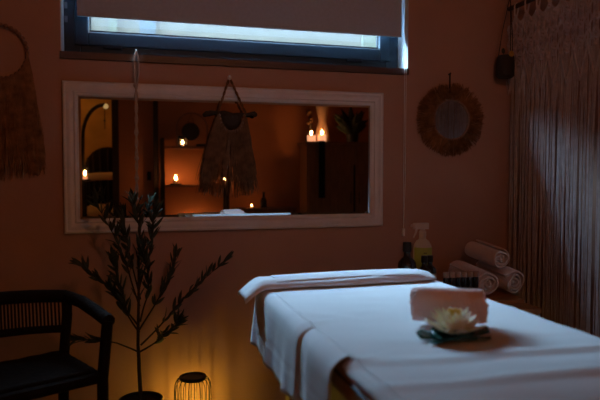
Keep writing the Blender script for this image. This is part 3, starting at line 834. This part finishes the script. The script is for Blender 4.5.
# dark candle house on the top shelf
ho = thing('candle_holder', (.590, -4.36, 1.56), 'dark square candle holder with a lit tealight on the upper shelf', 'candle holder')
b = MB().box((.535, -4.42, 1.562), (.645, -4.32, 1.574)).box((.535, -4.42, 1.66), (.645, -4.32, 1.69))
b.box((.535, -4.42, 1.574), (.547, -4.32, 1.66)).box((.633, -4.42, 1.574), (.645, -4.32, 1.66)).box((.547, -4.42, 1.574), (.633, -4.41, 1.66)); b.build('case', 'darkceramic', ho, smooth=False)
MB().lathe([(0, 0), (.022, 0), (.022, .016), (0, .016)], (.59, -4.365, 1.575), 16).build('tealight', 'wax', ho)
MB().lathe([(0, 0), (.010, .010), (.013, .02), (.008, .036), (0, .05)], (.59, -4.365, 1.588), 12).build('flame', 'flame', ho)
# gong on an arched stand
go = thing('gong', (.74, -4.52, 1.56), 'round dark gong hung inside an arched stand on the upper shelf', 'gong')
b = MB().torus((.72, -4.52, 1.80), .19, .011, 'y', 30, 8, 0, pi); b.tube([(.53, -4.52, 1.80), (.53, -4.52, 1.575)], .011, 8).tube([(.91, -4.52, 1.80), (.91, -4.52, 1.575)], .011, 8)
b.box((.50, -4.55, 1.561), (.94, -4.49, 1.575)); b.build('arched_stand', 'cabwood', go)
MB().lathe([(0, -.012), (.05, -.012), (.10, -.004), (.112, .01), (.108, .012), (.05, .002), (0, .002)], n=32, cap=False).xf(Matrix.Translation((.70, -4.49, 1.755)) @ Matrix.Rotation(pi/2, 4, 'X')).build('disc', 'bronze', go)
MB().tube([(.66, -4.49, 1.85), (.71, -4.52, 1.99), (.74, -4.49, 1.85)], .003, 5).build('cord', 'black', go)
tag(MB().lathe([(0, 0), (.06, 0), (.075, .012), (.07, .03), (.03, .036), (0, .036)], (.83, -4.385, 1.561), 20).build('shallow_dish', 'leaf'), 'small dark shallow dish beside the gong on the upper shelf', 'dish')
# wall switch on the post wall
sw = thing('wall_switch', (.19, -4.596, 1.13), 'small dark wall switch between the doorway and the post', 'switch')
MB().box((.165, -4.598, 1.14), (.215, -4.585, 1.25)).build('plate', 'black', sw, bevel=.003, smooth=False)
MB().box((.178, -4.585, 1.165), (.202, -4.579, 1.225)).build('rocker', 'black', sw, bevel=.002, smooth=False)
# console with bottle and tealight
co = thing('console_table', (1.70, -4.42, 0), 'low dark console table against the rear wall of the room', 'table')
MB().box((1.32, -4.56, .75), (2.02, -4.27, .785)).build('table_top', 'cabwood', co, smooth=False)
for x in (1.35, 1.99):
    for y in (-4.53, -4.30): MB().box((x-.02, y-.02, 0), (x+.02, y+.02, .75)).build('leg', 'cabwood', co, smooth=False)
bt = thing('dark_bottle', (1.62, -4.42, .785), 'tall slim dark bottle on the rear console table', 'bottle')
MB().lathe([(0, 0), (.038, 0), (.04, .01), (.04, .10), (.02, .135), (.016, .14), (.016, .18), (0, .18)], (1.62, -4.42, .785), 20).build('body', 'brownglass', bt)
MB().lathe([(0, .175), (.019, .175), (.019, .205), (0, .205)], (1.62, -4.42, .785), 16).build('cap', 'cap', bt)
candle('candle_glass', (1.45, -4.36, .787), .02, .03, 'tiny tealight on the rear console table left of the bottle', fl=.5)
# tall cabinet on the right with candles
ca = thing('tall_cabinet', (2.46, -3.95, 0), 'tall brown cabinet reflected in the right of the mirror', 'cabinet')
MB().box((2.03, -4.15, .04), (2.92, -3.82, 1.585)).build('body', 'cabwood', ca, smooth=False)
MB().box((2.00, -4.17, 1.585), (2.95, -3.78, 1.615)).build('top_board', 'cabwood', ca, smooth=False, bevel=.004)
for x0, x1 in ((2.05, 2.625), (2.655, 2.90)):
    d = MB().box((x0, -3.82, .08), (x1, -3.80, 1.56)).build('door', 'cabwood', ca, smooth=False, bevel=.003)
    sub(MB().tube([(x1-.04 if x0 < 2.3 else x0+.04, -3.785, .85), (x1-.04 if x0 < 2.3 else x0+.04, -3.785, 1.0)], .006, 8), 'handle', 'darkceramic', d, ca)
MB().box((2.63, -3.822, .08), (2.65, -3.812, 1.33)).build('gap_shade', 'black', ca, smooth=False)  # black strip stands in for the shade between the doors
MB().box((2.03, -4.13, 0), (2.92, -3.84, .04)).build('plinth', 'black', ca, smooth=False)
tag(MB().box((2.165, -3.776, .93), (2.245, -3.768, 1.623)).box((2.165, -3.81, 1.616), (2.245, -3.768, 1.623)).build('strap', 'black', None, bevel=.003), 'dark fabric strap hanging over the front of the tall cabinet', 'strap')
candle('pillar_candle', (2.105, -3.885, 1.616), .060, .095, 'left of two stout lit candles on the tall cabinet', 'wax', False, 1.2, group='stout candles on the cabinet')
candle('pillar_candle', (2.240, -3.885, 1.616), .060, .105, 'right of two stout lit candles on the tall cabinet, beside the pale vase', 'wax', False, 1.2, group='stout candles on the cabinet')
tag(MB().lathe([(0, 0), (.10, 0), (.105, .02), (.055, .24), (.05, .27), (.085, .46), (.09, .50), (.08, .5), (.042, .27), (0, .1)], (2.29, -4.03, 1.616), 28).build('vase', 'ceramic'), 'pale waisted vase glowing behind the candles on the cabinet', 'vase')
dv = thing('dried_arrangement', (2.14, -4.03, 1.616), 'dark dried flower heads in a small vase behind the left candle', 'flowers')
MB().lathe([(0, 0), (.03, 0), (.04, .04), (.018, .1), (.022, .13), (0, .12)], (2.14, -4.03, 1.616), 16).build('vase', 'darkceramic', dv)
b = MB(); hds = []
for k in range(7):
    q = (2.11+random.uniform(-.07, .04), -4.03+random.uniform(-.05, .05), 1.616+random.uniform(.2, .42))
    b.tube([(2.14, -4.03, 1.7), ((2.14+q[0])/2+.01, -4.03, (1.7+q[2])/2+.03), q], .003, 5); hds.append((q, random.uniform(.02, .035)))
b.build('stem', 'bark', dv); [MB().ball(q, r, 8, 6, (1, 1, .7)).build('flower_head', 'darkraffia', dv) for q, r in hds]
fp = thing('leafy_plant', (2.68, -4.0, 1.616), 'dark potted plant with broad strap leaves at the right end of the cabinet top', 'plant')
MB().lathe([(0, 0), (.07, 0), (.085, .10), (.08, .105), (0, .09)], (2.68, -4.0, 1.616), 20).build('pot', 'darkceramic', fp)
b = MB()
for k in range(26):
    a = 2*pi*random.random(); el = random.uniform(.5, 1.4); L = random.uniform(.3, .5); w = random.uniform(.025, .05)
    dv_ = Vector((cos(a)*cos(el)*.75, sin(a)*cos(el)*.3, sin(el))); n_ = dv_.cross(Vector((random.uniform(-.4, .4), -1, 0))).normalized(); rows = []
    for i in range(9):
        t = i/8; c_ = Vector((2.68, -4.0, 1.70))+dv_*L*t+Vector((cos(a)*.05, 0, -.08))*t*t
        hw = w*sin(pi*(.08+.9*t)); rows.append([c_-n_*hw, c_+Vector((0, .006, 0)), c_+n_*hw])
    b.grid(rows)
b.build('foliage', 'leaf', fp, solid=.001)

# adjoining room: arc lamp, lounge chair with cushions, candle
al = thing('arc_lamp', (-.62, -5.25, 0), 'thin dark arched floor lamp with a small bulb beyond the doorway', 'lamp')
b = MB(); pts = [(-.66, -5.25, .02), (-.655, -5.25, 1.2), (-.64, -5.25, 1.6)]
for i in range(1, 10):
    a = pi*(1-i/18*1.0); pts.append((-.36+.28*cos(a), -5.25, 1.70+.44*sin(a)))
b.tube(pts, .024, 8); b.build('pole', 'darkceramic', al)
MB().lathe([(0, 0), (.13, 0), (.13, .02), (.02, .03), (0, .03)], (-.66, -5.25, 0), 20).build('base', 'darkceramic', al)
bb = MB().ball((-.345, -5.25, 2.12), .034, 12, 8).build('bulb', 'bulb', al)
sub(MB().tube([(-.36, -5.25, 2.10), (-.36, -5.25, 1.82)], .005, 5).ball((-.36, -5.25, 1.93), .014, 8, 6), 'pull_cord', 'darkceramic', bb, al)
lc_ = thing('lounge_chair', (-.45, -6.1, 0), 'dark wicker lounge chair with pale cushions beyond the doorway', 'chair')
rows = []
for i in range(13):
    a = pi*i/12; rows.append([(-.36+.30*cos(a)*(1+.1*q), -6.15-.05*q, .75+(.55+.32*sin(a))*q) for q in (0, .25, .5, .75, 1)])
bo = MB().grid(rows).build('backrest', 'rattan', lc_, solid=.03)
b = MB()
for i in range(9):
    a = pi*(i+.5)/9; b.tube([(-.36+.30*cos(a), -6.13, .75), (-.36+.33*cos(a), -6.16, 1.3+.32*sin(a))], .012, 6)
sub(b, 'ribs', 'cushion' if False else 'drift', bo, lc_)
MB().box((-.75, -6.15, .45), (.02, -5.5, .6)).build('seat', 'rattan', lc_, bevel=.02)
rows = [[(-.73+.74*i/16, -5.58-.5*q/10, .62+.17*sin(pi*i/16)**.4*sin(pi*q/10)**.5+.02*sin(i*.9+q)) for q in range(11)] for i in range(17)]
MB().grid(rows).build('seat_cushion', 'cushion', lc_, solid=.01)
b = MB().tube([(-.72, -5.8, 1.16), (-.5, -5.8, 1.185), (0, -5.8, 1.2)], .055, 10); b.build('arm_cushion', 'cushion', lc_)
for x in (-.7, -.03):
    for y in (-6.1, -5.55): MB().box((x-.02, y-.02, 0), (x+.02, y+.02, .46)).build('leg', 'rattan', lc_)
for x in (-.7, -.03): MB().box((x-.02, -6.1, .58), (x+.02, -5.8, 1.12)).build('arm_post', 'rattan', lc_)
pd = thing('plant_stand', (-.62, -5.0, 0), 'slim dark candle stand just inside the doorway', 'stand')
MB().lathe([(0, 0), (.12, 0), (.12, .02), (.02, .03), (.015, 1.12), (.07, 1.13), (.07, 1.15), (0, 1.15)], (-.60, -5.0, 0), 20).build('column', 'darkceramic', pd)
candle('candle_glass', (-.60, -5.0, 1.152), .032, .06, 'lit candle on the slim stand just inside the doorway', 'wax', True, 1.3)

# ------------------------------------------------------------------ lights
SPL, SPA = Vector((.55, -3.55, 2.42)), Vector((.6, 0, 2.55))  # unseen spotlight added as warm fill for the window wall and the table
sd_ = (SPA-SPL).normalized(); mx_ = Matrix.Translation(SPL) @ sd_.to_track_quat('Z', 'Y').to_matrix().to_4x4()
pn = thing('added_spotlight', tuple(SPL), 'small black spotlight added out of view to warm the window wall', 'spotlight')
MB().lathe([(0, -.13), (.045, -.13), (.05, -.12), (.05, .0), (.044, .0), (.044, -.05), (0, -.05)], n=24).xf(mx_).build('housing', 'black', pn)
MB().tube([SPL-sd_*.08, SPL-sd_*.08+Vector((0, 0, .1)), (SPL.x, SPL.y-.08, H)], .007, 8).build('bracket', 'black', pn)
sl = bpy.data.lights.new('fill_spot', 'SPOT'); sl.color = (1, .37, .15); sl.energy = 39; sl.spot_size = radians(100); sl.spot_blend = 1; sl.shadow_soft_size = .04
so = bpy.data.objects.new('fill_spot', sl); COL.objects.link(so); so.location = SPL+sd_*.01; so.rotation_euler = (-sd_).to_track_quat('Z', 'Y').to_euler()
pn2 = thing('ceiling_lamp', (-.9, -5.5, 2.50), 'amber globe lamp on the ceiling of the room beyond the doorway', 'lamp')
MB().ball((-.9, -5.5, 2.54), .06, 16, 10).build('globe', 'globe2', pn2)
MB().lathe([(0, 0), (.06, 0), (.06, .02), (0, .02)], (-.9, -5.5, 2.599), 16).build('base', 'black', pn2)

# daylight: bright sky beyond the window
w = bpy.data.worlds.new('sky'); S.world = w; w.use_nodes = True; nt = w.node_tree
bg = nt.nodes['Background']
tc = nt.nodes.new('ShaderNodeTexCoord'); dt = nt.nodes.new('ShaderNodeVectorMath'); dt.operation = 'DOT_PRODUCT'
dv_ = Vector((-.56, .50, .68)).normalized(); dt.inputs[1].default_value = dv_
mr = nt.nodes.new('ShaderNodeMapRange'); mr.interpolation_type = 'SMOOTHSTEP'
mr.inputs['From Min'].default_value = .5; mr.inputs['From Max'].default_value = .95; mr.inputs['To Min'].default_value = 0; mr.inputs['To Max'].default_value = 235
nt.links.new(tc.outputs['Generated'], dt.inputs[0]); nt.links.new(dt.outputs['Value'], mr.inputs['Value'])
sx_ = nt.nodes.new('ShaderNodeSeparateXYZ'); nt.links.new(tc.outputs['Generated'], sx_.inputs[0])
m2 = nt.nodes.new('ShaderNodeMapRange'); m2.interpolation_type = 'SMOOTHSTEP'; m2.inputs['From Min'].default_value = .405; m2.inputs['From Max'].default_value = .468
nt.links.new(sx_.outputs['Z'], m2.inputs['Value'])
mu = nt.nodes.new('ShaderNodeMath'); mu.operation = 'MULTIPLY'; nt.links.new(mr.outputs[0], mu.inputs[0]); nt.links.new(m2.outputs[0], mu.inputs[1])
ad = nt.nodes.new('ShaderNodeMath'); ad.operation = 'ADD'; ad.inputs[1].default_value = .8; nt.links.new(mu.outputs[0], ad.inputs[0])
nt.links.new(ad.outputs[0], bg.inputs['Strength']); bg.inputs['Color'].default_value = (.40, .70, 1, 1)
pa = bpy.data.lights.new('window_portal', 'AREA'); pa.shape = 'RECTANGLE'; pa.size = 1.84; pa.size_y = .62
po = bpy.data.objects.new('window_portal', pa); COL.objects.link(po); po.location = ((WX0+WX1)/2, .235, 2.14); po.rotation_euler = (-pi/2, 0, 0)
pa.cycles.is_portal = True

# the floor lies 5 cm below the level the furniture was drawn to: let every foot down to it
bpy.context.view_layer.update(); seen = set()
for o in list(S.objects):
    r_ = o
    while r_.parent: r_ = r_.parent
    if o.type != 'MESH' or r_.get('kind') == 'structure' or o.data.name in seen: continue
    seen.add(o.data.name); zz = o.matrix_world.translation.z
    for v_ in o.data.vertices:
        if v_.co.z+zz < .0125: v_.co.z -= .05

# ------------------------------------------------------------------ camera
cd = bpy.data.cameras.new('camera'); cam = bpy.data.objects.new('camera', cd); COL.objects.link(cam)
cd.sensor_width = 36; cd.lens = 36; cam.location = (0, -3.2, 1.22); cam.rotation_euler = (radians(90-2.48), 0, radians(-15.5))
cd.clip_start = .02; cd.dof.use_dof = True; cd.dof.focus_distance = 3.1; cd.dof.aperture_fstop = 2.4
S.camera = cam
S.view_settings.view_transform = 'Standard'; S.view_settings.look = 'None'; S.view_settings.gamma = 1; S.view_settings.exposure = 0
S.cycles.max_bounces = 10; S.cycles.diffuse_bounces = 5; S.cycles.glossy_bounces = 6; S.cycles.transparent_max_bounces = 12
S.cycles.sample_clamp_indirect = 4; S.cycles.use_denoising = True
